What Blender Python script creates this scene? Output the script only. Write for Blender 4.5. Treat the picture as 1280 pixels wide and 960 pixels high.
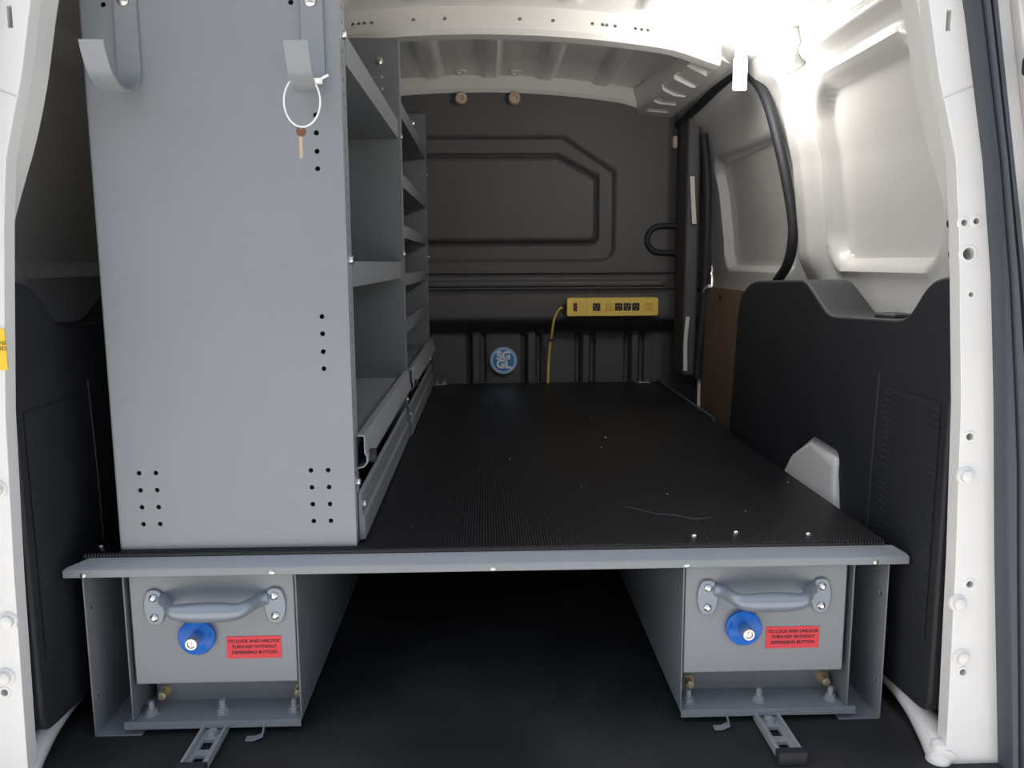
import bpy, bmesh, math, random
from mathutils import Vector, Matrix
from math import pi, sin, cos, radians
random.seed(4)
for o in list(bpy.data.objects): bpy.data.objects.remove(o, do_unlink=True)
S = bpy.context.scene; C = S.collection
# ------------------------------------------------------------ camera, sky, sun, exposure
cam = bpy.data.objects.new('camera', bpy.data.cameras.new('camera')); C.objects.link(cam)
cam.data.sensor_width = 36; cam.data.lens = 36*1035/1280; cam.data.clip_start = .02
cam.matrix_world = Matrix.Translation((0, 0, .68)) @ Matrix.Rotation(-math.atan(33/1035), 4, 'Z') @ Matrix.Rotation(pi/2-math.atan(152/1035), 4, 'X') @ Matrix.Rotation(radians(-.3), 4, 'Z')
S.camera = cam
W = bpy.data.worlds.new('sky'); S.world = W; W.use_nodes = True
nt = W.node_tree; sky = nt.nodes.new('ShaderNodeTexSky'); sky.sky_type = 'NISHITA'
sky.sun_disc = False; sky.sun_elevation = radians(42); sky.sun_rotation = radians(-60); sky.dust_density = 4; sky.air_density = 1.0
hs = nt.nodes.new('ShaderNodeHueSaturation'); hs.inputs['Saturation'].default_value = .55
nt.links.new(sky.outputs[0], hs.inputs['Color']); nt.links.new(hs.outputs[0], nt.nodes['Background'].inputs[0]); nt.nodes['Background'].inputs[1].default_value = .35
sun = bpy.data.objects.new('sun', bpy.data.lights.new('sun', 'SUN')); C.objects.link(sun)
sun.data.energy = 9.5; sun.data.angle = radians(.6); sun.data.color = (1, .97, .91)
sun.rotation_euler = Vector((.74, -.10, -.66)).to_track_quat('-Z', 'Y').to_euler()
S.view_settings.view_transform = 'Standard'; S.view_settings.look = 'None'
S.view_settings.gamma = 1; S.view_settings.use_curve_mapping = False
S.view_settings.exposure = .35
# ------------------------------------------------------------ materials
def mat(name, col, rough=.5, metal=0, bump=None, noise=None, coat=0, emit=0, spec=.5):
    m = bpy.data.materials.new(name); m.use_nodes = True; t = m.node_tree; b = t.nodes['Principled BSDF']
    b.inputs['Base Color'].default_value = (*col, 1); b.inputs['Roughness'].default_value = rough
    b.inputs['Metallic'].default_value = metal; b.inputs['Coat Weight'].default_value = coat
    b.inputs['Specular IOR Level'].default_value = spec
    if emit:
        b.inputs['Emission Color'].default_value = (*col, 1); b.inputs['Emission Strength'].default_value = emit
    tc = t.nodes.new('ShaderNodeTexCoord')
    if noise:      # (scale, amount) colour mottling
        n = t.nodes.new('ShaderNodeTexNoise'); n.inputs['Scale'].default_value = noise[0]; n.inputs['Detail'].default_value = 6
        r = t.nodes.new('ShaderNodeMix'); r.data_type = 'RGBA'
        a = noise[1]; c2 = noise[2] if len(noise) > 2 else tuple(min(1, c*(1+a)) for c in col)
        r.inputs[6].default_value = (*[c*(1-a) for c in col], 1); r.inputs[7].default_value = (*c2, 1)
        rp = t.nodes.new('ShaderNodeMapRange'); rp.inputs[1].default_value = .35; rp.inputs[2].default_value = .7
        t.links.new(tc.outputs['Object'], n.inputs['Vector']); t.links.new(n.outputs[0], rp.inputs[0])
        t.links.new(rp.outputs[0], r.inputs[0]); t.links.new(r.outputs[2], b.inputs['Base Color'])
    if bump:       # (kind, scale, strength)
        bp = t.nodes.new('ShaderNodeBump'); bp.inputs['Strength'].default_value = bump[2]; bp.inputs['Distance'].default_value = .002
        if bump[0] == 'noise':
            n = t.nodes.new('ShaderNodeTexNoise'); n.inputs['Scale'].default_value = bump[1]; n.inputs['Detail'].default_value = 4
            t.links.new(tc.outputs['Object'], n.inputs['Vector']); t.links.new(n.outputs[0], bp.inputs['Height'])
        else:
            n = t.nodes.new('ShaderNodeTexWave'); n.bands_direction = bump[0]; n.inputs['Scale'].default_value = bump[1]
            t.links.new(tc.outputs['Object'], n.inputs['Vector']); t.links.new(n.outputs[1], bp.inputs['Height'])
        t.links.new(bp.outputs[0], b.inputs['Normal'])
    return m
M = dict(
 white=mat('white_paint', (.72, .70, .665), .28, coat=.3),
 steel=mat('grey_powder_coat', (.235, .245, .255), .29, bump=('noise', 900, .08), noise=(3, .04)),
 steel2=mat('grey_shelf_and_shade_steel', (.16, .17, .18), .42),
 casting=mat('grey_cast_metal', (.25, .275, .31), .3, metal=.25),
 black=mat('black_moulded_plastic', (.017, .018, .021), .62, bump=('noise', 400, .2)),
 bulk=mat('charcoal_bulkhead_plastic', (.085, .081, .08), .55, bump=('noise', 300, .15)),
 mat_=mat('black_ribbed_rubber', (.0045, .0052, .0068), .36, bump=('X', 70, .3), spec=.32),
 floor=mat('dusty_black_rubber', (.016, .0165, .017), .7, noise=(5, .3, (.034, .033, .031)), bump=('noise', 120, .5)),
 seal=mat('black_rubber_seal', (.05, .056, .066), .45),
 zinc=mat('zinc_plated_steel', (.62, .62, .6), .28, metal=1),
 dzinc=mat('dull_zinc', (.42, .43, .43), .4, metal=.35),
 brass=mat('yellow_zinc', (.6, .47, .28), .35, metal=.4),
 key_bow=mat('dark_copper', (.2, .1, .06), .4, metal=.5),
 yellow=mat('yellow_plastic', (.9, .62, .13), .4),
 yel2=mat('deeper_yellow_plastic', (.8, .5, .09), .4),  # slightly deeper yellow for the socket covers
 yst=mat('yellow_sticker', (.85, .55, .04), .5),
 blue=mat('blue_plastic', (.01, .14, .55), .3),
 red=mat('red_label', (.78, .045, .06), .5),
 ink=mat('black_ink', (.02, .015, .02), .6),
 sblue=mat('badge_blue', (.05, .25, .55), .4), spale=mat('badge_pale_blue', (.33, .52, .8), .4), swhite=mat('badge_white', (.8, .85, .9), .4),
 brown=mat('brown_hardboard', (.20, .125, .09), .6, noise=(8, .1)),
 nylon=mat('white_nylon', (.85, .84, .8), .4), tan=mat('tan_plastic', (.55, .42, .33), .5),
 darkred=mat('dark_red_switch', (.1, .015, .02), .4),
 socket=mat('black_socket', (.015, .015, .018), .5),
 hole=mat('dark_hole', (.01, .01, .01), .9),
 concrete=mat('sunlit_concrete', (.40, .395, .385), .9, noise=(2, .08)),
 glow=mat('sun_patch_glow', (1, .97, .93), .3, emit=20),  # emission stands in for sunlight on the white rail
)
# ------------------------------------------------------------ mesh helpers
def BM(): return bmesh.new()
def obj(name, bm, m, parent=None, bev=0, smooth=True, sol=0):
    bmesh.ops.recalc_face_normals(bm, faces=bm.faces)
    me = bpy.data.meshes.new(name); bm.to_mesh(me); bm.free()
    o = bpy.data.objects.new(name, me); C.objects.link(o); me.materials.append(M[m])
    if sol:
        s = o.modifiers.new('s', 'SOLIDIFY'); s.thickness = sol; s.offset = 1
    if bev:
        b = o.modifiers.new('b', 'BEVEL'); b.width = bev; b.segments = 3; b.limit_method = 'ANGLE'; b.angle_limit = radians(35)
        b.harden_normals = True
    if smooth:
        for p in me.polygons: p.use_smooth = True
        try: me.set_sharp_from_angle(angle=radians(38))
        except Exception: pass
    if parent: o.parent = parent
    return o
def box(bm, x0, x1, y0, y1, z0, z1):
    v = [bm.verts.new(p) for p in ((x0,y0,z0),(x1,y0,z0),(x1,y1,z0),(x0,y1,z0),(x0,y0,z1),(x1,y0,z1),(x1,y1,z1),(x0,y1,z1))]
    for f in ((0,1,2,3),(4,5,6,7),(0,1,5,4),(1,2,6,5),(2,3,7,6),(3,0,4,7)): bm.faces.new([v[i] for i in f])
    return bm
def prism(bm, pts, fn):     # pts: 2D outline; fn(p, k) -> 3D for k = 0, 1
    a = [bm.verts.new(fn(p, 0)) for p in pts]; b = [bm.verts.new(fn(p, 1)) for p in pts]; n = len(pts)
    bm.faces.new(a); bm.faces.new(b[::-1])
    for i in range(n): bm.faces.new((a[i], a[(i+1) % n], b[(i+1) % n], b[i]))
    return bm
def cyl(bm, c, ax, r, h, n=20, r2=None):     # from c along unit axis ax
    ax = Vector(ax).normalized(); q = ax.to_track_quat('Z', 'Y').to_matrix(); c = Vector(c); r2 = r if r2 is None else r2
    a = [bm.verts.new(c+q@Vector((r*cos(2*pi*i/n), r*sin(2*pi*i/n), 0))) for i in range(n)]
    b = [bm.verts.new(c+q@Vector((r2*cos(2*pi*i/n), r2*sin(2*pi*i/n), h))) for i in range(n)]
    bm.faces.new(a); bm.faces.new(b[::-1])
    for i in range(n): bm.faces.new((a[i], a[(i+1) % n], b[(i+1) % n], b[i]))
    return bm
def lathe(bm, c, ax, prof, n=28):   # prof: (r, h) list
    ax = Vector(ax).normalized(); q = ax.to_track_quat('Z', 'Y').to_matrix(); c = Vector(c); rings = []
    for r, h in prof: rings.append([bm.verts.new(c+q@Vector((r*cos(2*pi*i/n), r*sin(2*pi*i/n), h))) for i in range(n)])
    for A, B in zip(rings, rings[1:]):
        for i in range(n): bm.faces.new((A[i], A[(i+1) % n], B[(i+1) % n], B[i]))
    bm.faces.new(rings[0]); bm.faces.new(rings[-1][::-1]); return bm
def tube(bm, pts, r, n=10, closed=False, sq=None):   # r number or list; sq=(a,b) scales section
    P = [Vector(p) for p in pts]; rings = []; L = len(P); u = None
    for i, p in enumerate(P):
        d = (P[(i+1) % L]-P[i-1]) if closed else (P[min(i+1, L-1)]-P[max(i-1, 0)])
        d.normalize()
        if u is None: u = Vector((0, 0, 1)) if abs(d.z) < .9 else Vector((1, 0, 0))
        a = d.cross(u).normalized(); b = a.cross(d).normalized(); u = b; rr = r[i] if isinstance(r, (list, tuple)) else r
        sa, sb = sq or (1, 1)
        rings.append([bm.verts.new(p+a*rr*sa*cos(2*pi*k/n)+b*rr*sb*sin(2*pi*k/n)) for k in range(n)])
    pr = list(zip(rings, rings[1:]))+([(rings[-1], rings[0])] if closed else [])
    for A, B in pr:
        for k in range(n): bm.faces.new((A[k], A[(k+1) % n], B[(k+1) % n], B[k]))
    if not closed: bm.faces.new(rings[0]); bm.faces.new(rings[-1][::-1])
    return bm
def smooth_path(pts, n=8):
    P = [Vector(p) for p in pts]; out = []
    for i in range(len(P)-1):
        a, b, c, d = P[max(i-1, 0)], P[i], P[i+1], P[min(i+2, len(P)-1)]
        for k in range(n):
            t = k/n; out.append(.5*((2*b)+(c-a)*t+(2*a-5*b+4*c-d)*t*t+(3*b-a-3*c+d)*t**3))
    out.append(P[-1]); return out
def strip(bm, path, w, th, axis):    # a bent flat bar: centre path, width w along axis, thickness th
    P = [Vector(p) for p in path]; ax = Vector(axis).normalized(); rings = []
    for i, p in enumerate(P):
        d = (P[min(i+1, len(P)-1)]-P[max(i-1, 0)]).normalized(); nn = d.cross(ax).normalized()
        rings.append([bm.verts.new(p+ax*w/2*a+nn*th/2*b) for a, b in ((-1,-1),(1,-1),(1,1),(-1,1))])
    for A, B in zip(rings, rings[1:]):
        for k in range(4): bm.faces.new((A[k], A[(k+1) % 4], B[(k+1) % 4], B[k]))
    bm.faces.new(rings[0]); bm.faces.new(rings[-1][::-1]); return bm
def grid(bm, us, vs, fn):
    V = [[bm.verts.new(fn(u, v)) for v in vs] for u in us]
    for i in range(len(us)-1):
        for j in range(len(vs)-1): bm.faces.new((V[i][j], V[i+1][j], V[i+1][j+1], V[i][j+1]))
    return bm
def lin(a, b, n): return [a+(b-a)*i/n for i in range(n+1)]
def tobj(bm):
    me = bpy.data.meshes.new('t'); bmesh.ops.recalc_face_normals(bm, faces=bm.faces); bm.to_mesh(me); bm.free()
    o = bpy.data.objects.new('t', me); C.objects.link(o); return o
def cut(bm, cutter):        # boolean difference, returns a new bmesh
    a = tobj(bm); b = tobj(cutter); md = a.modifiers.new('c', 'BOOLEAN'); md.object = b; md.operation = 'DIFFERENCE'; md.solver = 'EXACT'
    dg = bpy.context.evaluated_depsgraph_get(); dg.update(); r = bmesh.new(); r.from_mesh(a.evaluated_get(dg).to_mesh())
    bpy.data.objects.remove(a); bpy.data.objects.remove(b); return r
def lettering(name, lines, size, loc, rot, m, parent, sp=1.0, shear=0, bold=0, ext=.0002):
    cu = bpy.data.curves.new('f', 'FONT'); cu.body = lines; cu.size = size; cu.align_x = 'CENTER'; cu.align_y = 'CENTER'
    cu.space_line = sp; cu.shear = shear; cu.offset = bold; cu.extrude = ext; cu.resolution_u = 3
    o = bpy.data.objects.new('f', cu); C.objects.link(o); dg = bpy.context.evaluated_depsgraph_get(); dg.update()
    me = bpy.data.meshes.new_from_object(o.evaluated_get(dg)); bpy.data.objects.remove(o)
    me.transform(Matrix.Translation(loc) @ rot.to_4x4()); me.materials.clear(); me.materials.append(M[m])
    q = bpy.data.objects.new(name, me); C.objects.link(q); q.parent = parent; return q
FACE = Matrix.Rotation(pi/2, 3, 'X')       # text facing the rear opening (-Y)
def empty(name, loc=(0, 0, 0)):
    o = bpy.data.objects.new(name, None); C.objects.link(o); o.location = loc; o.empty_display_size = .05; return o
def tag(o, label=None, cat=None, group=None, kind=None):
    if label: o['label'] = label
    if cat: o['category'] = cat
    if group: o['group'] = group
    if kind: o['kind'] = kind
    return o
def struct(name, bm, m, label=None, **k):
    o = obj(name, bm, m, **k); o['kind'] = 'structure'
    if label: o['label'] = label; o['category'] = name.split('_')[0]
    return o
def sm(a, b, x):
    t = max(0, min(1, (x-a)/(b-a))); return t*t*(3-2*t)
def rrect(x, y, x0, x1, y0, y1, r, ch=0):       # signed distance (negative inside) of a rounded rectangle, ch chamfers the upper right
    cx, cy = (x0+x1)/2, (y0+y1)/2; dx = abs(x-cx)-(x1-x0)/2+r; dy = abs(y-cy)-(y1-y0)/2+r
    d = math.hypot(max(dx, 0), max(dy, 0))+min(max(dx, dy), 0)-r
    return d
def interp(tab, x):
    for (a, b), (c, d) in zip(tab, tab[1:]):
        if x <= c: return b+(d-b)*max(0, min(1, (x-a)/(c-a)))
    return tab[-1][1]
FZ = -.035
# ============================================================ SETTING
bm = BM(); box(bm, -14, 14, -16, 14, -.72, -.62); struct('ground', bm, 'concrete', 'pale sunlit concrete ground behind the van')
bm = BM(); box(bm, -.80, .80, 1.06, 3.0, FZ-.05, FZ); fl = struct('floor', bm, 'floor', 'dusty black rubber van floor under the drawers')
bm = BM(); prism(bm, [(1.045, FZ-.1), (1.02, FZ-.055), (.96, FZ-.06), (.94, FZ-.2), (1.06, FZ-.2), (1.06, FZ-.1)], lambda p, k: ((-.75, .75)[k], p[0], p[1])); obj('sill', bm, 'black', fl, bev=.006)
bm = BM(); box(bm, .448, .50, 1.03, 1.047, FZ-.056, FZ-.048); obj('striker_plate', bm, 'dzinc', fl, bev=.002)
bm = BM(); box(bm, -12, 12, -9, -8.6, -.62, 3.4); struct('backdrop', bm, 'bulk', 'unseen dark wall added behind the viewer to block low light')  # unseen wall added to darken the horizon light entering the van
# ---- roof
def zroof(x): return 1.285-.16*x*x-.35*max(0, abs(x)-.45)**2
def roofz(x, y):
    g = 0
    for c in (-.53, -.345, -.16, .023, .205, .39, .55):
        g += .010*(1-sm(.016, .030, abs(x-c)))
    e = sm(1.30, 1.36, y)*(1-sm(2.02, 2.06, y)) + sm(2.16, 2.20, y)*(1-sm(2.86, 2.9, y))
    return zroof(x)+.012-g*e
bm = BM(); grid(bm, lin(-.68, .68, 170), lin(1.03, 3.0, 100), lambda x, y: (x, y, roofz(x, y)))
ce = struct('ceiling', bm, 'white', 'white painted ribbed van roof', sol=.012)
ce.modifiers['s'].offset = 0
def bow(name, y0, y1, depth, holes, half=.58, lip=.0):
    bm = BM(); xs = lin(-half, half, 40); V = []
    for x in xs:
        zt = zroof(x)+.010; zb = zroof(x)-depth-.012*sm(.44, .58, abs(x))
        V.append([bm.verts.new(p) for p in ((x, y0+.012, zt), (x, y0, zb+.012), (x, y0+.01, zb), (x, y1-.01, zb), (x, y1, zb+.012), (x, y1-.012, zt))])
    for A, B in zip(V, V[1:]):
        for k in range(6): bm.faces.new((A[k], A[(k+1) % 6], B[(k+1) % 6], B[k]))
    bm.faces.new(V[0]); bm.faces.new(V[-1][::-1])
    if holes:
        c = BM()
        for x in holes: cyl(c, (x, y0-.03, zroof(x)-.025), (0, 1, 0), .0045, .05, 10)
        bm = cut(bm, c)
    return obj(name, bm, 'white', ce)
bow('roof_bow', 2.09, 2.16, .060, [-.31, -.295, -.283, -.265, -.165, -.09, .09, .17, .265, .29, .30, .32, .37, .385, .4])
bow('roof_bow', 1.28, 1.34, .04, [])
bow('front_header', 2.84, 2.93, .048, [])
for x in (-.072, .103):
    for z, y, dz in ((1.215, 2.845, 0), (1.262, 2.78, .003)):
        if dz: bm = BM(); lathe(bm, (x, y, roofz(x, y)-.006), (0, -.3, -1), [(.020, -.004), (.020, .004), (.015, .008), (.008, .008), (.007, .003)], 20)
        else: bm = BM(); lathe(bm, (x, 2.832, z), (0, -1, 0), [(.020, -.012), (.020, .004), (.016, .009), (.009, .009), (.007, .003)], 20)
        obj('plug', bm, 'tan' if not dz else 'white', ce)
# ---- side walls as pressed sheet
PROF = [(-.1, .745), (.3, .755), (.62, .775), (.75, .765), (.9, .745), (1.0, .72), (1.07, .70), (1.13, .672), (1.19, .655), (1.225, .66), (1.30, .67)]
def wallx(y, z, s):
    x = interp(PROF, z)
    d = rrect(y, z, 1.385, 1.83, .672, 1.045, .07); x += .028*(1-sm(-.016, .004, d))
    x -= .006*(1-sm(0, .012, abs(d-.016)))
    d = rrect(y, z, 2.09, 2.73, .655, 1.0, .06); x += .028*(1-sm(-.016, .004, d))
    x -= .030*sm(1.86, 1.90, y)*(1-sm(1.95, 1.985, y))*sm(.6, .7, z)*(1-sm(1.02, 1.1, z))
    x += .02*sm(2.0, 2.04, y)*(1-sm(1.09, 1.13, z))
    x -= .018*(1-sm(.01, .026, abs(y-1.335)))*sm(.6, .68, z)*(1-sm(1.0, 1.06, z))
    x -= .012*(1-sm(.004, .02, abs(z-1.115)))*(1-sm(2.0, 2.02, y))
    return s*x
def sidewall(y0, y1, s, n):
    return grid(BM(), lin(y0, y1, n), lin(FZ-.05, 1.29, 150), lambda y, z: (wallx(y, z, s), y, z))
struct('wall_right', sidewall(1.10, 2.02, 1, 110), 'white', 'white inner body side with pressed blank window, right of the shelves', sol=.01)
struct('door_1', sidewall(2.02, 3.0, 1, 110), 'white', 'white inner sliding door with blanked window at the front right', sol=.01)
struct('wall_left', sidewall(1.10, 3.0, -1, 200), 'white', 'white inner body side in shade behind the grey shelves', sol=.01)
for n in ('wall_right', 'door_1'): bpy.data.objects[n].modifiers['s'].offset = -1
for n in ('wall_right', 'door_1', 'wall_left'):
    o = bpy.data.objects[n]; o.modifiers['s'].thickness = .01
    # outward thickness whichever way the normals ended up
    nx = sum(p.normal.x for p in o.data.polygons)
    o.modifiers['s'].offset = 1 if (nx > 0) == (n != 'wall_left') else -1
# cant rails
for s in (1, -1):
    bm = BM(); prism(bm, [(.675, 1.165), (.625, 1.17), (.585, 1.20), (.56, 1.235), (.55, 1.262), (.62, 1.28), (.70, 1.25)], lambda p, k: (s*p[0], (1.09, 2.95)[k], p[1]))
    c = BM()
    for i, y in enumerate((1.5, 1.62, 2.2, 2.3, 2.41, 2.52, 2.63, 2.74)):
        w = .03 if y > 2.1 else .012
        box(c, s*.56, s*.61, y, y+w, 1.19, 1.235)
    obj('cant_rail', cut(bm, c), 'white', bpy.data.objects['wall_right' if s == 1 else 'wall_left'], bev=.006)
# slotted inner web of the cant rail
for sg in (1, -1):
    bm = BM(); a = [bm.verts.new((sg*x, y, z)) for x, y, z in ((.63, 2.16, 1.168), (.555, 2.16, 1.205), (.555, 2.16, 1.25), (.63, 2.16, 1.26))]
    b = [bm.verts.new((sg*x, y, z)) for x, y, z in ((.63, 2.85, 1.155), (.515, 2.85, 1.165), (.50, 2.85, 1.245), (.63, 2.85, 1.25))]
    bm.faces.new(a); bm.faces.new(b[::-1])
    for k in range(4): bm.faces.new((a[k], a[(k+1) % 4], b[(k+1) % 4], b[k]))
    c = BM()
    for y in (2.25, 2.37, 2.49, 2.61, 2.73): box(c, *sorted((sg*.53, sg*.60)), y, y+.05, 1.1, 1.20)
    obj('rail_web', cut(bm, c), 'white', ce, bev=.004)
# ---- front bulkhead
def chamf(x, z, X, Z, cx, cz):   # distance past the chamfer line from (cx, Z) to (X, cz)
    nx, nz = (Z-cz), (X-cx); L = math.hypot(nx, nz); return ((x-X)*nx+(z-cz)*nz)/L
def bulky(x, z):
    y = 2.86
    ax = abs(x)
    d1 = max(rrect(ax, z, -.447, .447, .681, 1.10, .05), chamf(ax, z, .447, 1.10, .27, .985))
    d2 = max(rrect(ax, z, -.388, .388, .742, 1.04, .03), chamf(ax, z, .388, 1.04, .25, .965))
    y += .016*(1-sm(-.012, .004, d1)); y -= .012*(1-sm(-.012, .002, d2+.008))
    y += .014*(1-sm(.002, .010, abs(d2+.002)))
    y -= .010*(1-sm(.004, .012, abs(z-.607)))*(1-sm(.6, .64, ax))
    y += .012*(1-sm(.001, .006, abs(z-.638)))+.012*(1-sm(.001, .006, abs(z-.583)))
    y -= .02*sm(.582, .57, z)
    y -= .012*(1-sm(.015, .03, abs(z-1.16)))*0
    y += .09*sm(.495, .43, z)
    if z < .46:
        for c in (-.42, -.23, -.034, .162, .355, .53):
            y -= .022*(1-sm(.010, .018, abs(x-c)))*sm(.44, .42, z)
            y += .02*(1-sm(.006, .014, abs(abs(x-c)-.026)))*sm(.44, .42, z)
    y += .03*sm(.62, .68, ax)
    return y
bm = grid(BM(), lin(-.79, .79, 300), lin(FZ-.03, 1.29, 250), lambda x, z: (x, bulky(x, z), z))
wb = struct('wall_front', bm, 'bulk', 'charcoal moulded bulkhead with pressed window shape behind the deck', sol=.006)
wb.modifiers['s'].offset = 0
bm = BM(); U = [(.68, 2.862, .80)]+[(.60+.045*cos(a), 2.852, .755+.045*sin(a)) for a in lin(pi/2, 3*pi/2, 12)]+[(.68, 2.862, .71)]
tube(bm, U, .010, 10); obj('grab_handle', bm, 'black', wb)
bm = BM(); box(bm, .655, .70, 2.72, 2.87, .3, 1.14); obj('post_cover', bm, 'bulk', wb, bev=.012)
bm = BM(); tube(bm, smooth_path([(.70, 2.70, 1.08), (.715, 2.69, .9), (.715, 2.69, .6), (.70, 2.70, .3)]), .014, 12); obj('rubber_seal', bm, 'black', wb)
bm = BM(); strip(bm, smooth_path([(.668, 2.706, .95), (.672, 2.704, .88), (.678, 2.703, .80)]), .014, .006, (1, 0, 0)); obj('white_edge', bm, 'white', wb)
bm = BM(); strip(bm, smooth_path([(.668, 2.715, .50), (.662, 2.715, .42), (.664, 2.715, .32)]), .012, .006, (1, 0, 0)); obj('white_edge', bm, 'white', wb)
bm = BM(); box(bm, .632, .648, 2.83, 2.875, 1.055, 1.095); obj('coat_hook', bm, 'tan', wb, bev=.005)
# ---- rear door frame
INN = [(-.2, .655), (.03, .652), (.27, .646), (.49, .637), (.654, .623), (.73, .616), (.81, .606), (.86, .592), (.907, .578), (1.003, .557), (1.08, .535), (1.14, .50), (1.17, .45), (1.18, .38)]
R = [(x, z) for z, x in INN]
def hole_list(s): return [(.623, .728, .0042), (.639, .73, .0042), (.632, .688, .008), (.64, .635, .003), (.652, .444, .005), (.668, .235, .005), (.668, .105, .005)]
out = [(.86, -.2), (.86, 1.36), (-.86, 1.36), (-.86, -.2)]
left = [(-x*(.976 if z < 1.05 else 1), z) for x, z in R][::-1]
bm = BM(); poly = R+left
prism(bm, out+left[::-1]+R[::-1], lambda p, k: (p[0], (1.075, 1.10)[k], p[1]))
c = BM()
for s in (1, -1):
    for x, z, r in hole_list(s): cyl(c, (s*x*(1 if s > 0 else .985), 1.06, z), (0, 1, 0), r, .05, 12)
    x = .585 if s > 0 else .572
    box(c, s*x-.003, s*x+.003, 1.06, 1.12, .965, .99)
    zz = .90; x0 = .60 if s > 0 else .585
    prism(c, [(s*(x0-.03), zz-.022), (s*(x0+.04), zz+.004), (s*(x0+.04), zz+.0065), (s*(x0-.03), zz-.0195)], lambda p, k: (p[0], (1.06, 1.077)[k], p[1]))
fr = struct('trim_1', cut(bm, c), 'white', 'white painted rear door frame of the van around the opening', bev=.004)
fr['category'] = 'frame'
for s in (1, -1):
    for x, z in ((.650, .39), (.653, .208), (.664, .128), (.65, .705)):
        bm = BM()
        if z == .705: continue
        lathe(bm, (s*x*(1 if s > 0 else .985), 1.076, z), (0, -1, 0), [(.013, 0), (.012, .003), (.009, .004), (.008, .009), (.004, .011)], 16); obj('bolt', bm, 'white', fr)
    for x, z, r in hole_list(s):
        if r < .004: continue
        bm = BM(); lathe(bm, (s*x*(1 if s > 0 else .985), 1.076, z), (0, -1, 0), [(r+.005, 0), (r+.003, .002), (r, .002), (r, -.01)], 20)
        bmesh.ops.delete(bm, geom=[f for f in bm.faces if len(f.verts) > 4], context='FACES_ONLY'); obj('hole_rim', bm, 'white', fr)
        bm = BM(); cyl(bm, (s*x*(1 if s > 0 else .985), 1.104, z), (0, -1, 0), r+.003, .003, 14); obj('hole_shade', bm, 'hole', fr)
    # inner return flange and foot
    bm = BM(); strip(bm, smooth_path([(s*(interp(INN, z)*(1 if s > 0 else .976)+.010+.042*(1-sm(.62, .86, z))), 1.127, z) for z in lin(.62, 1.14, 12)]), .05, .003, (0, 1, 0)); obj('return_flange', bm, 'white', fr)
    bm = BM(); tube(bm, smooth_path([(s*.650, 1.075, FZ+.004), (s*.658, 1.12, FZ+.018), (s*.668, 1.2, FZ+.03), (s*.672, 1.32, FZ+.035), (s*.68, 1.55, FZ+.035)]), [.012]+[.02]*3+[.021]*29, 14, sq=(1, .9)); obj('floor_flange', bm, 'white', fr)
    bm = BM(); lathe(bm, (s*.648, 1.085, FZ-.004), (0, 0, 1), [(.017, 0), (.017, .010), (.013, .016), (.011, .032), (.005, .036)], 18); obj('corner_stud', bm, 'white', fr)
# jamb outside the seal with door hinges
bm = BM(); prism(bm, [(.86, -.2), (.86, 1.3), (.66, 1.3), (.66, 1.0), (.70, .8), (.74, .5), (.775, .1), (.78, -.2)], lambda p, k: (p[0], (1.056, 1.075)[k], p[1])); obj('outer_jamb', bm, 'white', fr, bev=.003)
hj = empty('check_arm', (.72, 1.05, .93)); tag(hj, 'dark door check arm on the bright jamb, top right edge of the view', 'door check')
def sub(o, par): o.parent = par; o.matrix_parent_inverse = Matrix.Translation(par.location).inverted(); return o
bm = BM(); box(bm, .668, .72, 1.02, 1.056, .905, .93); sub(obj('arm', bm, 'black', None, bev=.006), hj)
bm = BM(); prism(bm, [(.66, 1.02), (.672, .985), (.69, .97), (.72, .97), (.72, 1.03)], lambda p, k: (p[0], (1.03, 1.056)[k], p[1])); sub(obj('bracket', bm, 'black', None, bev=.004), hj)
bm = BM(); cyl(bm, (.705, 1.04, .735), (1, 0, 0), .016, .03, 18); lathe(bm, (.705, 1.04, .735), (-1, 0, 0), [(.016, 0), (.014, .008), (.006, .012)], 18)
bs = obj('rubber_buffer', bm, 'black'); tag(bs, 'round black rubber door stop buffer at the right edge of the view', 'buffer')
# seals
def seal(s, lab):
    tabi = [(-.2, .745), (-.047, .731), (.268, .70), (.49, .681), (.654, .664), (.80, .642), (.887, .624), (1.003, .600), (1.1, .57)]
    tabo = [(-.2, .79), (-.047, .785), (.1, .775), (.4, .75), (.6, .710), (.81, .668), (1.003, .631), (1.1, .62)]
    sec = [(0, 0), (.02, .012), (.10, .018), (.26, .016), (.32, .007), (.38, .016), (.52, .021), (.62, .014), (.66, .008), (.72, .017), (.90, .017), (1.0, .004)]
    bm = BM(); V = []
    for z in lin(-.2, 1.1, 44):
        a, b = interp(tabi, z), interp(tabo, z); k = 1 if s > 0 else .98
        V.append([bm.verts.new((s*k*(a+(b-a)*u), 1.066-h if s else 0, z)) for u, h in sec]+[bm.verts.new((s*k*b, 1.0745, z)), bm.verts.new((s*k*a, 1.0745, z))])
    n = len(V[0])
    for A, B in zip(V, V[1:]):
        for i in range(n): bm.faces.new((A[i], A[(i+1) % n], B[(i+1) % n], B[i]))
    bm.faces.new(V[0]); bm.faces.new(V[-1][::-1])
    return tag(obj('door_seal', bm, 'seal'), lab, 'seal')
seal(1, 'grey black ribbed rubber weather seal along the right rear pillar')
seal(-1, 'ribbed rubber weather seal outside the left rear pillar, top left corner')
st = empty('warning_sticker', (-.624, 1.074, .575)); tag(st, 'yellow warning sticker with dark print on the left white pillar', 'sticker')
bm = BM(); box(bm, -.645, -.612, 1.0728, 1.0748, .547, .60); sub(obj('backing', bm, 'yst', None), st)
q = lettering('lettering', 'CAUTIONS\nAND USED', .0072, (-.629, 1.0726, .578), FACE, 'ink', None); sub(q, st)
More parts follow.
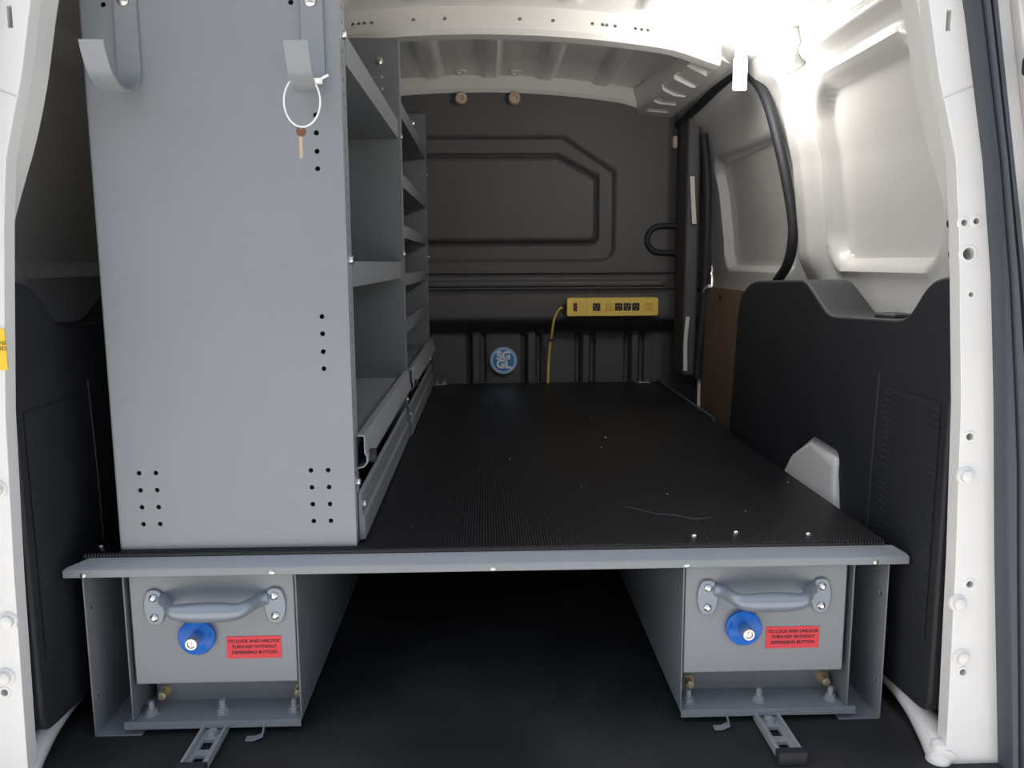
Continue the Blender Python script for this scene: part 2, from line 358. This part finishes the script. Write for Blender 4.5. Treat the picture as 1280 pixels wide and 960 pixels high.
# black lower trims
TR = [(1.115, .662), (1.19, .652), (1.25, .590), (1.54, .578), (1.665, .643), (1.98, .633), (2.03, .622), (2.085, .59), (2.10, .56), (2.165, .09), (2.165, FZ+.002), (1.62, FZ+.002), (1.35, .0), (1.115, .015)]
RND = []
def rounded(poly, r, n=4):
    out = []; L = len(poly)
    for i, p in enumerate(poly):
        a = Vector(poly[i-1]); p = Vector(p); b = Vector(poly[(i+1) % L]); d1 = (a-p); d2 = (b-p); k = min(r, d1.length*.45, d2.length*.45)
        A = p+d1.normalized()*k; B = p+d2.normalized()*k
        for t in lin(0, 1, n): out.append(tuple((1-t)**2*A+2*t*(1-t)*p+t*t*B))
    return out
def trim(name, s, x, lab):
    e = tag(empty(name), lab, 'trim', kind='structure')
    bm = BM(); prism(bm, rounded(TR, .03), lambda p, k: (s*(x, .742)[k], p[0], p[1]))
    c = BM()
    prism(c, rounded([(1.47, .22), (1.462, .331), (1.605, .337), (1.68, .285), (1.70, .22)], .02), lambda p, k: (s*(x-.05, x+.07)[k], p[0], p[1]))
    o = obj('liner', cut(bm, c), 'black', e, bev=.009)
    bm = BM(); z = .50
    # pressed step line and ribbed texture panel
    grid(bm, lin(1.135, 1.30, 10), lin(.12, .48, 220), lambda y, z: (s*(x-.0015-.0022*(.5+.5*cos((z-.25*y)*2*pi/.0105))*sm(0, .01, min(y-1.135, 1.30-y, z-.12, .48-z))), y, z))
    obj('ribbed_panel', bm, 'black', e)
    bm = BM(); tube(bm, smooth_path([(s*(x), 1.335, .06), (s*x, 1.335, .3), (s*x, 1.325, .5)]), .002, 8); obj('ridge', bm, 'black', e)
    return e
tr = trim('trim_2', 1, .645, 'black plastic lower lining on the right side with ribbed panel')
trim('trim_3', -1, .633, 'black plastic lower lining on the left side behind the left drawer')
bm = BM(); lathe(bm, (.665, 1.62, .60), (-1, 0, .5), [(.012, 0), (.011, .01), (.005, .013)], 16); obj('push_clip', bm, 'black', tr)
bm = BM(); box(bm, .655, .70, 1.31, 1.38, .58, .594); obj('tie_down_cover', bm, 'black', tr, bev=.006)
# wheel arch hump seen through the cut-out
bm = BM()
A = [(.69, 1.445, .20), (.69, 1.46, .35), (.69, 1.62, .355), (.69, 1.71, .29), (.67, 1.73, .20)]
B = [(.628, 1.437, .20), (.636, 1.466, .312), (.646, 1.60, .324), (.640, 1.685, .275), (.622, 1.72, .20)]
va = [bm.verts.new(p) for p in A]; vb = [bm.verts.new(p) for p in B]
for i in range(4): bm.faces.new((va[i], va[i+1], vb[i+1], vb[i]))
bm.faces.new(va); bm.faces.new(vb[::-1]); bm.faces.new((va[0], vb[0], vb[4], va[4]))
wa = obj('wheel_arch', bm, 'white', bev=.012); tag(wa, 'glossy white wheel arch corner poking through the right black lining', 'wheel arch')
# brown board on the sliding door
bm = BM(); prism(bm, rounded([(2.17, FZ), (2.17, .60), (2.66, .60), (2.72, .5), (2.72, FZ)], .03), lambda p, k: ((.715, .722)[k], p[0], p[1]))
bp = empty('door_board', (.71, 2.45, 0)); tag(bp, 'brown hardboard lining on lower sliding door, front right beside black lining', 'panel')
sub(obj('board', bm, 'brown', None, bev=.002), bp)
bm = BM(); tube(bm, smooth_path([(.712, 2.70, .05), (.712, 2.725, .45), (.712, 2.69, .575), (.712, 2.62, .603)]), .006, 8); sub(obj('edge_strip', bm, 'white', None), bp)
for y, z in ((2.5, .575), (2.69, .50)):
    bm = BM(); lathe(bm, (.716, y, z), (-1, 0, 0), [(.010, 0), (.009, .004), (.003, .006)], 14); sub(obj('clip', bm, 'black', None), bp)
# sliding door opening seal
bm = BM(); tube(bm, smooth_path([(.655, 2.90, 1.135), (.658, 2.6, 1.15), (.66, 2.35, 1.165), (.668, 2.2, 1.16), (.69, 2.10, 1.09), (.715, 2.04, .95), (.738, 2.005, .80), (.742, 2.0, .73), (.742, 2.03, .67), (.735, 2.09, .62), (.73, 2.14, .55)]), .0125, 12)
tag(obj('door_seal', bm, 'black'), 'black rubber seal curving around the sliding door opening', 'seal')
# added glowing block standing in for a sun patch on the rail, and white clip
lp = empty('sun_patch_block', (.64, 1.87, 1.14)); tag(lp, 'glaring white glowing block standing in for a sun patch on the upper right rail', 'glow')
LX = lambda z: .638-(z-1.10)*.30
bm = BM(); prism(bm, rounded([(1.815, 1.095), (1.805, 1.185), (1.925, 1.20), (1.935, 1.095)], .025), lambda p, k: ((LX(p[1])+.022, .70)[k], p[0], p[1])); sub(obj('glow_backing', bm, 'nylon', None, bev=.006), lp)  # backing of the added glowing block
bm = BM(); prism(bm, rounded([(1.822, 1.102), (1.812, 1.178), (1.918, 1.192), (1.928, 1.102)], .022), lambda p, k: (LX(p[1])-(.008, -.022)[k], p[0], p[1])); sub(obj('lens', bm, 'glow', None, bev=.004), lp)  # glowing face, imitates the sun patch
pl_ = bpy.data.objects.new('bulb', bpy.data.lights.new('bulb', 'POINT')); C.objects.link(pl_); pl_.location = (.55, 1.88, 1.12)  # added point light that brightens the roof and upper interior
pl_.data.energy = 4.0; pl_.data.shadow_soft_size = .035; pl_.data.color = (1, .985, .97); sub(pl_, lp)
bm = BM(); box(bm, .600, .634, 2.05, 2.062, 1.085, 1.162); box(bm, .605, .629, 2.04, 2.07, 1.152, 1.20)
tag(obj('plastic_clip', bm, 'nylon', bev=.004), 'white rectangular plastic clip hanging from the roof at the right', 'clip')
# ============================================================ DECK
dk = empty('deck', (0, 1.2, .244)); tag(dk, 'black ribbed rubber topped cargo deck resting on the two drawer units', 'deck')
bm = BM(); box(bm, -.60, .607, 1.1935, 2.90, .2465, .258); sub(obj('rubber_top', bm, 'mat_', None, bev=.003), dk)
bm = BM(); L0, R0 = -.622, .637
sec = [(1.178, .2255), (1.178, .238), (1.181, .242), (1.193, .252), (1.193, .2465), (1.184, .240), (1.182, .235), (1.182, .2255)]
ins = [0, 0, .006, .035, .035, .006, 0, 0]
V = [[bm.verts.new((L0+i if s == 0 else R0-i*.6, y, z)) for (y, z), i in zip(sec, ins)] for s in (0, 1)]
for i in range(8): bm.faces.new((V[0][i], V[0][(i+1) % 8], V[1][(i+1) % 8], V[1][i]))
bm.faces.new(V[0]); bm.faces.new(V[1][::-1])
sub(obj('nosing', bm, 'steel', None, bev=.0015), dk)
for x in (-.592, -.318, .008, .298, .585):
    bm = BM(); lathe(bm, (x, 1.179, .230), (0, -1, 0), [(.0045, 0), (.004, .002), (.002, .003)], 12); sub(obj('rivet', bm, 'zinc', None), dk)
for x, y in ((-.585, 1.225), (-.27, 1.222), (.39, 1.24), (.50, 1.226), (.32, 1.226)):
    bm = BM(); lathe(bm, (x, y, .2575), (0, 0, 1), [(.005, 0), (.0045, .003), (.002, .004)], 12); sub(obj('screw', bm, 'zinc', None), dk)
bm = BM(); box(bm, .6075, .618, 2.17, 2.90, .245, .264); sub(obj('edge_trim', bm, 'seal', None, bev=.002), dk)
bm = BM(); box(bm, -.56, .56, 2.86, 2.88, .20, .246); sub(obj('rear_rail', bm, 'steel2', None), dk)
# ---- drawer units
def drawer_unit(a, b, pl, s, lab, lab2, kx, lx):
    # a..b inner housing walls, pl outer plate x, s = side of the outer plate
    H = tag(empty('drawer_housing', ((a+b)/2, 1.2, FZ)), lab, 'drawer housing', 'steel drawer housings')
    t = .0022
    def P(n, bm, m='steel', bev=0, smooth=True): return sub(obj(n, bm, m, None, bev=bev, smooth=smooth), H)
    xi, xo = (b, a) if s < 0 else (a, b)          # inner (aisle) wall, outer wall
    for x in (xi, xo):
        bm = BM(); box(bm, x-t/2, x+t/2, 1.197, 2.85, FZ+.022, .2455)
        if x == xi:
            c = BM()
            for z in (.175, .03): cyl(c, (x-.02, 1.225, z), (1, 0, 0), .003, .04, 10)
            bm = cut(bm, c)
        P('side_wall', bm, 'steel2')  # darker steel carries the aisle shade in its colour
    bm = BM(); box(bm, pl-t/2, pl+t/2, 1.196, 2.0, FZ, .2455)
    c = BM()
    for z in (.165, .02): cyl(c, (pl-.02, 1.215, z), (1, 0, 0), .0045, .04, 10)
    P('outer_plate', cut(bm, c))
    bm = BM(); x0, x1 = sorted((pl, xo+s*(-.012))); box(bm, x0, x1, 1.196, 2.0, FZ, FZ+.0025); P('base_flange', bm)
    bm = BM(); x0, x1 = sorted((xi, xo)); x2, x3 = sorted((xi, xo+s*.012))
    box(bm, x2, x3, 1.194, 2.0, FZ+.0185, FZ+.021); box(bm, x2, x3, 1.192, 1.1945, FZ+.012, FZ+.024); P('base_tray', bm)
    bm = BM(); box(bm, x0+.012, x1-.002, 1.262, 1.266, FZ+.02, .043); box(bm, x0+.012, x1-.002, 1.235, 1.266, .043, .0445); P('filler_strip', bm)
    for x in (x0+.026, x1-.014):
        bm = BM(); lathe(bm, (x, 1.262, .003), (0, -1, 0), [(.010, 0), (.010, .004), (.007, .004), (.007, .020), (.004, .021)], 6); P('hex_bolt', bm, 'brass', smooth=False)
    for x in (x0+.018, (x0+x1)/2, x1-.016):
        bm = BM(); cyl(bm, (x, 1.222, FZ+.008), (0, 0, 1), .0045, .034, 12); cyl(bm, (x, 1.222, FZ+.021), (0, 0, 1), .0085, .008, 6); cyl(bm, (x, 1.222, FZ+.0208), (0, 0, 1), .011, .0015, 16); P('anchor_bolt', bm, 'dzinc')
    # slotted foot bracket
    bx = (x0+x1)/2+.003*s; e = BM(); box(e, bx-.019, bx+.019, 1.09, 1.20, FZ+.004, FZ+.009); c = BM()
    box(c, bx-.008, bx+.008, 1.105, 1.125, FZ-.01, FZ+.02); box(c, bx-.008, bx+.008, 1.14, 1.165, FZ-.01, FZ+.02)
    e = cut(e, c); box(e, bx-.019, bx-.015, 1.09, 1.20, FZ+.0095, FZ+.017); box(e, bx+.015, bx+.019, 1.09, 1.20, FZ+.0095, FZ+.017); cyl(e, (bx, 1.18, FZ+.0092), (0, 0, 1), .008, .006, 6)
    k = P('slotted_bracket', e, 'dzinc')
    bm = BM(); box(bm, bx-.021, bx+.021, 1.078, 1.094, FZ, FZ+.02); P('rubber_foot', bm, 'black', bev=.002)
    hx = bx+(.063 if s < 0 else -.075); bm = BM(); strip(bm, [(hx+.012, 1.20, FZ+.02), (hx+.012, 1.18, FZ+.006), (hx+.0, 1.176, FZ+.003), (hx-.012, 1.176, FZ+.003)], .012, .002, (0, 1, 0)); P('hook_tab', bm, 'steel')
    # drawer
    D = tag(empty('drawer', ((a+b)/2, 1.2, .05)), lab2, 'drawer', 'grey steel drawers under the deck')
    def Q(n, bm, m='steel', bev=0, par=None, smooth=True):
        o = obj(n, bm, m, None, bev=bev, smooth=smooth)
        if par is None: return sub(o, D)
        o.parent = par; return o
    g0, g1 = (x0+.007, x1-.003) if s < 0 else (x0+.003, x1-.009)
    bm = BM(); box(bm, g0, g1, 1.2, 1.206, .046, .2215); front = Q('front', bm, bev=.0025)
    bm = BM(); box(bm, g0+.006, g1-.006, 1.2065, 2.8, .052, .21); Q('box', bm)
    # handle
    hz = .171; xs = (kx[0], kx[1]); hd = None
    bm = BM(); mid = sum(xs)/2; pts = []; rad = []
    for t_ in lin(0, 1, 30):
        x = xs[0]+.012+(xs[1]-xs[0]-.024)*t_; e = min(t_, 1-t_)
        pts.append((x, 1.196-.036*sm(0, .2, e), hz+.012-.006*sm(0, .3, e))); rad.append(.0100+.0055*sm(.05, .4, e))
    tube(bm, pts, rad, 14, sq=(.75, 1.0)); hd = Q('handle', bm, 'casting')
    for x in xs:
        bm = BM(); o_ = 1 if x > mid else -1
        prism(bm, rounded([(x-.010, hz+.028), (x+.010, hz+.028), (x+.016, hz+.008), (x+.016, hz-.008), (x+.010, hz-.028), (x-.010, hz-.028), (x-.016, hz-.008), (x-.016, hz+.008)], .01), lambda p, k: (p[0], (1.1945, 1.2)[k], p[1]))
        hp = Q('handle_plate', bm, 'casting', bev=.002, par=hd)
        for dz in (-.0155, .0155):
            bm = BM(); lathe(bm, (x-.003*o_*0, 1.1945, hz+dz), (0, -1, 0), [(.0062, 0), (.0058, .002), (.003, .0042)], 16)
            q = Q('screw', bm, 'zinc', par=hd)
    # lock
    lxx, lzz = lx
    bm = BM(); lathe(bm, (lxx, 1.2, lzz), (0, -1, 0), [(.0265, 0), (.0275, .002), (.0275, .009), (.026, .0105), (.018, .007), (.0125, .006), (.012, .007)], 32); lk = Q('lock_rose', bm, 'blue')
    bm = BM(); lathe(bm, (lxx, 1.191, lzz), (0, -1, 0), [(.0095, 0), (.0095, .02), (.0085, .023), (.006, .023), (.005, .021)], 24); box(bm, lxx-.0006, lxx+.0006, 1.1675, 1.171, lzz-.004, lzz+.004)
    q = Q('lock_cylinder', bm, 'zinc', par=lk)
    return D
def red_label(D, x0, x1, z0, z1):
    bm = BM(); box(bm, x0, x1, 1.1988, 1.2, z0, z1); lb = sub(obj('warning_label', bm, 'red', None), D); lb['label'] = 'red warning label with black lettering'
    q = lettering('lettering', 'TO LOCK AND UNLOCK\nTURN KEY WITHOUT\nDEPRESSING BUTTON', .0069, ((x0+x1)/2, 1.1985, (z0+z1)/2+.001), FACE, 'ink', lb, sp=1.3, shear=.15, bold=.00012)
    pass
D1 = drawer_unit(-.544, -.289, -.602, -1, 'grey steel drawer housing under the left end of the deck', 'left grey steel drawer, under the shelf unit, with blue lock', (-.500, -.3205), (-.439, .124))
red_label(D1, -.397, -.315, .086, .121)
D2 = drawer_unit(.299, .562, .615, 1, 'grey steel drawer housing under the right end of the deck', 'right grey steel drawer, away from the shelf unit, with blue lock', (.336, .512), (.393, .122))
red_label(D2, .430, .513, .085, .120)
# ============================================================ SHELF UNIT
SH = tag(empty('shelf_unit', (-.37, 1.22, .264)), 'tall grey steel van shelving unit standing on the left of deck', 'shelving')
def Q(n, bm, m='steel2', bev=0, par=None, smooth=True):
    o = obj(n, bm, m, None, bev=bev, smooth=smooth)
    if par is None: return sub(o, SH)
    o.parent = par; return o
XL, XR, ZB, ZT = -.546, -.197, .2583, 1.165
# end panel with holes and rear-going flanges
bm = BM(); box(bm, XL, XR, 1.207, 1.2095, ZB, ZT)
c = BM()
hl = [(-.234, z) for z in (.885, .861, .836, .812)]+[(-.236, z) for z in (.604, .579, .553, .528)]
hl += [(x+.0004*i, .375-.026*i) for x in (-.513, -.4885) for i in range(4)]+[(x+.0004*i, .376-.026*i) for x in (-.261, -.2355) for i in range(4)]+[(-.262, 1.034), (-.5155, 1.03)]
for x, z in hl: cyl(c, (x, 1.20, z), (0, 1, 0), .0036, .03, 14)
ep = Q('end_panel', cut(bm, c), 'steel', bev=.0)
bm = BM(); box(bm, XR-.0022, XR, 1.2096, 1.25, ZB, ZT); c = BM()
for i in range(44): box(c, XR-.01, XR+.01, 1.226, 1.232, .29+i*.0195, .297+i*.0195)
Q('front_flange', cut(bm, c), 'steel', par=ep)
bm = BM(); box(bm, XL, XL+.0022, 1.2096, 1.25, ZB, ZT); Q('back_flange', bm, 'steel', par=ep)
bm = BM(); box(bm, XL+.01, XR-.01, 1.245, 1.2465, ZB, ZT-.01); Q('backing_plate', bm, 'steel2', par=ep)
for z in (.35, .685, 1.0):
    bm = BM(); lathe(bm, (XR, 1.238, z), (1, 0, 0), [(.007, 0), (.006, .004), (.002, .005)], 14); Q('flange_screw', bm, 'zinc', par=ep)
# dividers
for y, top in ((1.98, 1.185), (2.83, 1.165)):
    bm = BM(); box(bm, XL, -.192, y, y+.0025, ZB, top); c = BM()
    for x, z in ((-.25, 1.10), (-.25, 1.075), (-.23, 1.10), (-.23, 1.075), (-.27, 1.10)): cyl(c, (x, y-.01, z), (0, 1, 0), .0035, .03, 10)
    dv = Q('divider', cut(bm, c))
    bm = BM(); box(bm, -.1945, -.192, y+.0026, y+.04, ZB, top); c = BM()
    for i in range(40): box(c, -.2, -.185, y+.012, y+.02, .31+i*.021, .318+i*.021)
    Q('divider_flange', cut(bm, c), par=dv)
    bm = BM(); lathe(bm, (-.235, y, 1.135), (0, -1, 0), [(.009, 0), (.008, .004), (.004, .006)], 14); Q('bolt', bm, 'zinc', par=dv)
    for z in (.35, .70, .97):
        bm = BM(); lathe(bm, (-.192, y+.02, z), (1, 0, 0), [(.006, 0), (.005, .004), (.002, .005)], 12); Q('flange_screw', bm, 'zinc', par=dv)
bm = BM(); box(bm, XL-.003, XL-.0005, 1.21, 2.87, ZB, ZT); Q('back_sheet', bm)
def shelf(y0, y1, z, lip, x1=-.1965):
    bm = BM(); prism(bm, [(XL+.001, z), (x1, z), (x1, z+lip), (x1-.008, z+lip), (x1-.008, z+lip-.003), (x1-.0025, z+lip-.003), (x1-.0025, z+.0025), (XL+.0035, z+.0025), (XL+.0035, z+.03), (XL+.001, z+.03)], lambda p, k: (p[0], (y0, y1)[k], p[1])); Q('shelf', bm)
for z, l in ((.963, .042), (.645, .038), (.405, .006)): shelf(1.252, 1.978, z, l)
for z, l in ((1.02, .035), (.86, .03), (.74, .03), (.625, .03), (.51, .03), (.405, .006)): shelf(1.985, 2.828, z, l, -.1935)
# folded bottom rails
for y0, y1, xr in ((1.228, 1.975, -.1965), (1.99, 2.86, -.1915)):
    sec = [(xr+.001, .424), (xr+.012, .424), (xr+.014, .421), (xr+.014, .397), (xr+.017, .392), (xr+.017, .381), (xr+.011, .374), (xr+.001, .372), (xr+.001, .374), (xr+.010, .376), (xr+.015, .382), (xr+.015, .391), (xr+.012, .396), (xr+.012, .420), (xr+.011, .422), (xr+.001, .422)]
    bm = BM(); prism(bm, sec, lambda p, k: (p[0], (y0, y1)[k], p[1])); rl = Q('bottom_rail', bm, 'steel')
    bm = BM(); prism(bm, [(xr+.001, .335), (xr+.006, .331), (xr+.006, .30), (xr+.010, .295), (xr+.010, .262), (xr+.001, .260)], lambda p, k: (p[0], (y0, y1)[k], p[1])); Q('kick_plate', bm, 'steel2')
    bm = BM(); cyl(bm, (xr+.0175, y0+.03, .386), (1, 0, 0), .011, .008, 18); Q('rail_knob', bm, 'black', par=rl)
    bm = BM(); lathe(bm, (xr+.0065, y0+.02, .312), (1, 0, 0), [(.006, 0), (.005, .003), (.002, .004)], 12); Q('rail_screw', bm, 'zinc', par=rl)
# hooks on the end panel
def jhook(xc, lab):
    e = tag(empty('ladder_hook', (xc, 1.21, 1.03)), lab, 'hook', 'grey steel hooks on the shelf end panel')
    path = [(xc, 1.2045, 1.16), (xc, 1.2045, .96)]
    r = .052; cy, cz = 1.2045-r, .950
    for a in lin(0, pi*.86, 16): path.append((xc, cy+r*cos(a), cz-r*.82*sin(a)))
    path += [(xc, 1.0985, .944), (xc, 1.0945, .957)]
    bm = BM(); strip(bm, path, .031, .0042, (1, 0, 0)); sub(obj('hook_strap', bm, 'steel', None, bev=.0008), e)
    bm = BM(); lathe(bm, (xc-.001, 1.2025, 1.034), (0, -1, 0), [(.008, 0), (.0075, .003), (.004, .0055)], 18); sub(obj('screw', bm, 'zinc', None), e)
    return e
jhook(-.485, 'left grey steel J-shaped hook on the shelf end panel, empty')
jhook(-.2335, 'right grey steel J-shaped hook on shelf end panel, holding the white cable tie')
# cable tie and key
ct = tag(empty('cable_tie', (-.25, 1.135, .89)), 'looped white nylon cable tie hanging from the right hook', 'cable tie')

bm = BM(); tube(bm, [(-.2355+.0235*cos(a), 1.128+.004*sin(a), .889+.033*sin(a)) for a in lin(0, 2*pi, 40)[:-1]], .0015, 8, closed=True, sq=(1.3, .8)); sub(obj('loop', bm, 'nylon', None), ct)
bm = BM(); box(bm, -.217, -.209, 1.122, 1.132, .911, .917); tube(bm, [(-.213, 1.126, .914), (-.206, 1.121, .917), (-.199, 1.119, .920)], .0018, 8); tube(bm, [(-.215, 1.126, .914), (-.220, 1.122, .917), (-.222, 1.12, .926)], .0015, 8); sub(obj('locking_head', bm, 'nylon', None, bev=.001), ct)
ky = tag(empty('key', (-.238, 1.125, .84)), 'small brass key with dark head hanging on the white cable tie', 'key')
bm = BM(); lathe(bm, (-.2385, 1.1285, .851), (.35, -1, 0), [(.0065, -.0012), (.0065, .0012)], 20); c = BM(); cyl(c, (-.2385, 1.14, .8545), (0, -1, 0), .0016, .03, 10)
sub(obj('bow', cut(bm, c), 'brass', None, bev=.0005), ky).data.materials[0] = M['key_bow'] if 'key_bow' in M else M['brass']
bm = BM(); prism(bm, [(-.0022, .847), (.0022, .847), (.0022, .836), (.0012, .833), (.0024, .830), (.0012, .826), (.0022, .822), (.0006, .817), (-.0012, .816), (-.0022, .819)], lambda p, k: (-.2393+p[0]*.94, 1.1288+p[0]*.3+(-.0008, .0008)[k], p[1])); sub(obj('blade', bm, 'brass', None), ky)
# ============================================================ POWER STRIP, BADGE, SMALL THINGS
ps = tag(empty('power_strip', (.44, 2.84, .53)), 'yellow power strip with black sockets mounted on the bulkhead', 'power strip')
def K(n, bm, m, bev=0, e=ps): return sub(obj(n, bm, m, None, bev=bev), e)
X0, X1, Z0, Z1, YF = .276, .586, .499, .560, 2.795
bm = BM(); prism(bm, rounded([(X0, Z0), (X1, Z0), (X1, Z1), (X0, Z1)], .008), lambda p, k: (p[0], (YF, 2.842)[k], p[1])); c = BM()
box(c, X0+.066, X0+.068, YF-.01, YF+.002, Z0-.01, Z1+.01); K('body', cut(bm, c), 'yellow', .004)
cz = (Z0+Z1)/2
bm = BM(); prism(bm, rounded([(X0+.022, cz-.014), (X0+.034, cz-.014), (X0+.034, cz+.014), (X0+.022, cz+.014)], .002), lambda p, k: (p[0]+0, (YF-.004, YF+.002)[k], p[1])); K('rocker_switch', bm, 'darkred')
for x in (.088, .163, .192, .221):
    bm = BM(); prism(bm, rounded([(X0+x, cz-.0125), (X0+x+.025, cz-.0125), (X0+x+.025, cz+.0125), (X0+x, cz+.0125)], .003), lambda p, k: (p[0], (YF-.0015, YF+.004)[k], p[1])); c = BM()
    for dx in (.007, .017): box(c, X0+x+dx-.001, X0+x+dx+.001, YF-.01, YF+.003, cz, cz+.007)
    cyl(c, (X0+x+.012, YF-.01, cz-.006), (0, 1, 0), .002, .013, 10)
    K('socket', cut(bm, c), 'socket')
for x in (.132, .265):
    bm = BM(); prism(bm, rounded([(X0+x, cz-.0135), (X0+x+.026, cz-.0135), (X0+x+.026, cz+.0135), (X0+x, cz+.0135)], .003), lambda p, k: (p[0], (YF-.003, YF+.002)[k], p[1])); K('socket_cover', bm, 'yel2', .0008)
bm = BM(); cyl(bm, (X0, 2.818, cz-.002), (-1, 0, -.2), .007, .012, 14, .005); K('cord_grip', bm, 'black')
bm = BM(); tube(bm, smooth_path([(X0-.008, 2.818, cz-.003), (.253, 2.822, .522), (.237, 2.83, .492), (.231, 2.845, .45), (.229, 2.868, .42), (.226, 2.875, .40), (.222, 2.89, .34), (.219, 2.888, .262), (.219, 2.905, .22)]), .0042, 8); K('cord', bm, 'yellow')
cc = empty('cord_clip', (.222, 2.872, .413)); tag(cc, 'small metal clip holding the yellow cord against the bulkhead', 'clip')
bm = BM(); tube(bm, [(.213, 2.862, .403), (.221, 2.858, .417)], .003, 8); K('screw', bm, 'zinc', 0, cc)
bm = BM(); tube(bm, [(.228+.007*cos(a), 2.872+.008*sin(a), .412) for a in lin(0, 2*pi, 16)[:-1]], .003, 8, closed=True); K('loop', bm, 'black', 0, cc)
bd = tag(empty('round_badge', (.0635, 2.895, .337)), 'round blue and white sticker on the lower bulkhead', 'sticker')
YB = 2.908
bm = BM(); cyl(bm, (.0635, YB+.002, .337), (0, -1, 0), .048, .002, 48); K('backing', bm, 'spale', 0, bd)
bm = BM(); lathe(bm, (.0635, YB, .337), (0, -1, 0), [(.041, 0), (.041, .0005)], 48); K('rim', bm, 'swhite', 0, bd)
bm = BM(); lathe(bm, (.0635, YB-.0005, .337), (0, -1, 0), [(.0385, 0), (.0385, .0005)], 48); K('disc', bm, 'sblue', 0, bd)
q = lettering('monogram', 'SG\nGL', .041, (.0635, YB-.0012, .338), FACE, 'swhite', None, sp=.72, bold=.0022); sub(q, bd)
# white scraps at the rear corners of the deck, crumbs and a thread
def chip(x, y, z, r, m, lab, n, cat, seed, grp=None):
    random.seed(seed); bm = BM(); bmesh.ops.create_icosphere(bm, subdivisions=1, radius=r)
    for v in bm.verts: v.co = Vector((v.co.x*random.uniform(.7, 1.5), v.co.y*random.uniform(.6, 1.3), v.co.z*random.uniform(.4, .9)))+Vector((x, y, z+r*.6))
    return tag(obj(n, bm, m, smooth=False), lab, cat, grp)
for i, (x, y, r) in enumerate(((.288, 1.952, .0035), (.263, 1.847, .003), (.289, 2.215, .0025), (.578, 1.528, .0022), (.33, 1.46, .002), (.18, 1.52, .0018), (.05, 1.75, .002), (.44, 1.35, .002), (-.12, 1.3, .0018))):
    chip(x, y, .258, r, 'tan', 'tiny pale crumb lying on the black rubber deck', 'crumb', 'crumb', i, 'tiny crumbs scattered on the deck')
def fixing(x, sgn, lab):
    e = tag(empty('deck_fixing', (x, 2.87, .264)), lab, 'fixing')
    bm = BM(); box(bm, x-.022, x+.022, 2.865, 2.878, .258, .261); K('plate', bm, 'dzinc', .001, e)
    for dx in (-.013, .013):
        bm = BM(); cyl(bm, (x+dx, 2.871, .2612), (0, 0, 1), .006, .006, 6); cyl(bm, (x+dx, 2.871, .267), (0, 0, 1), .003, .006, 10); K('bolt', bm, 'zinc', 0, e)
fixing(-.158, 1, 'small bolted metal deck fixing at the foot of the shelf unit')
fixing(.556, -1, 'small bolted metal deck fixing at the right rear deck corner')
bm = BM(); tube(bm, smooth_path([(.238, 1.385, .2590), (.262, 1.365, .2592), (.285, 1.342, .2590), (.315, 1.330, .2592), (.344, 1.310, .2590), (.372, 1.315, .2592)]), .0011, 6)
tag(obj('thread', bm, 'seal'), 'thin grey curved thread lying on the deck near its front', 'thread')
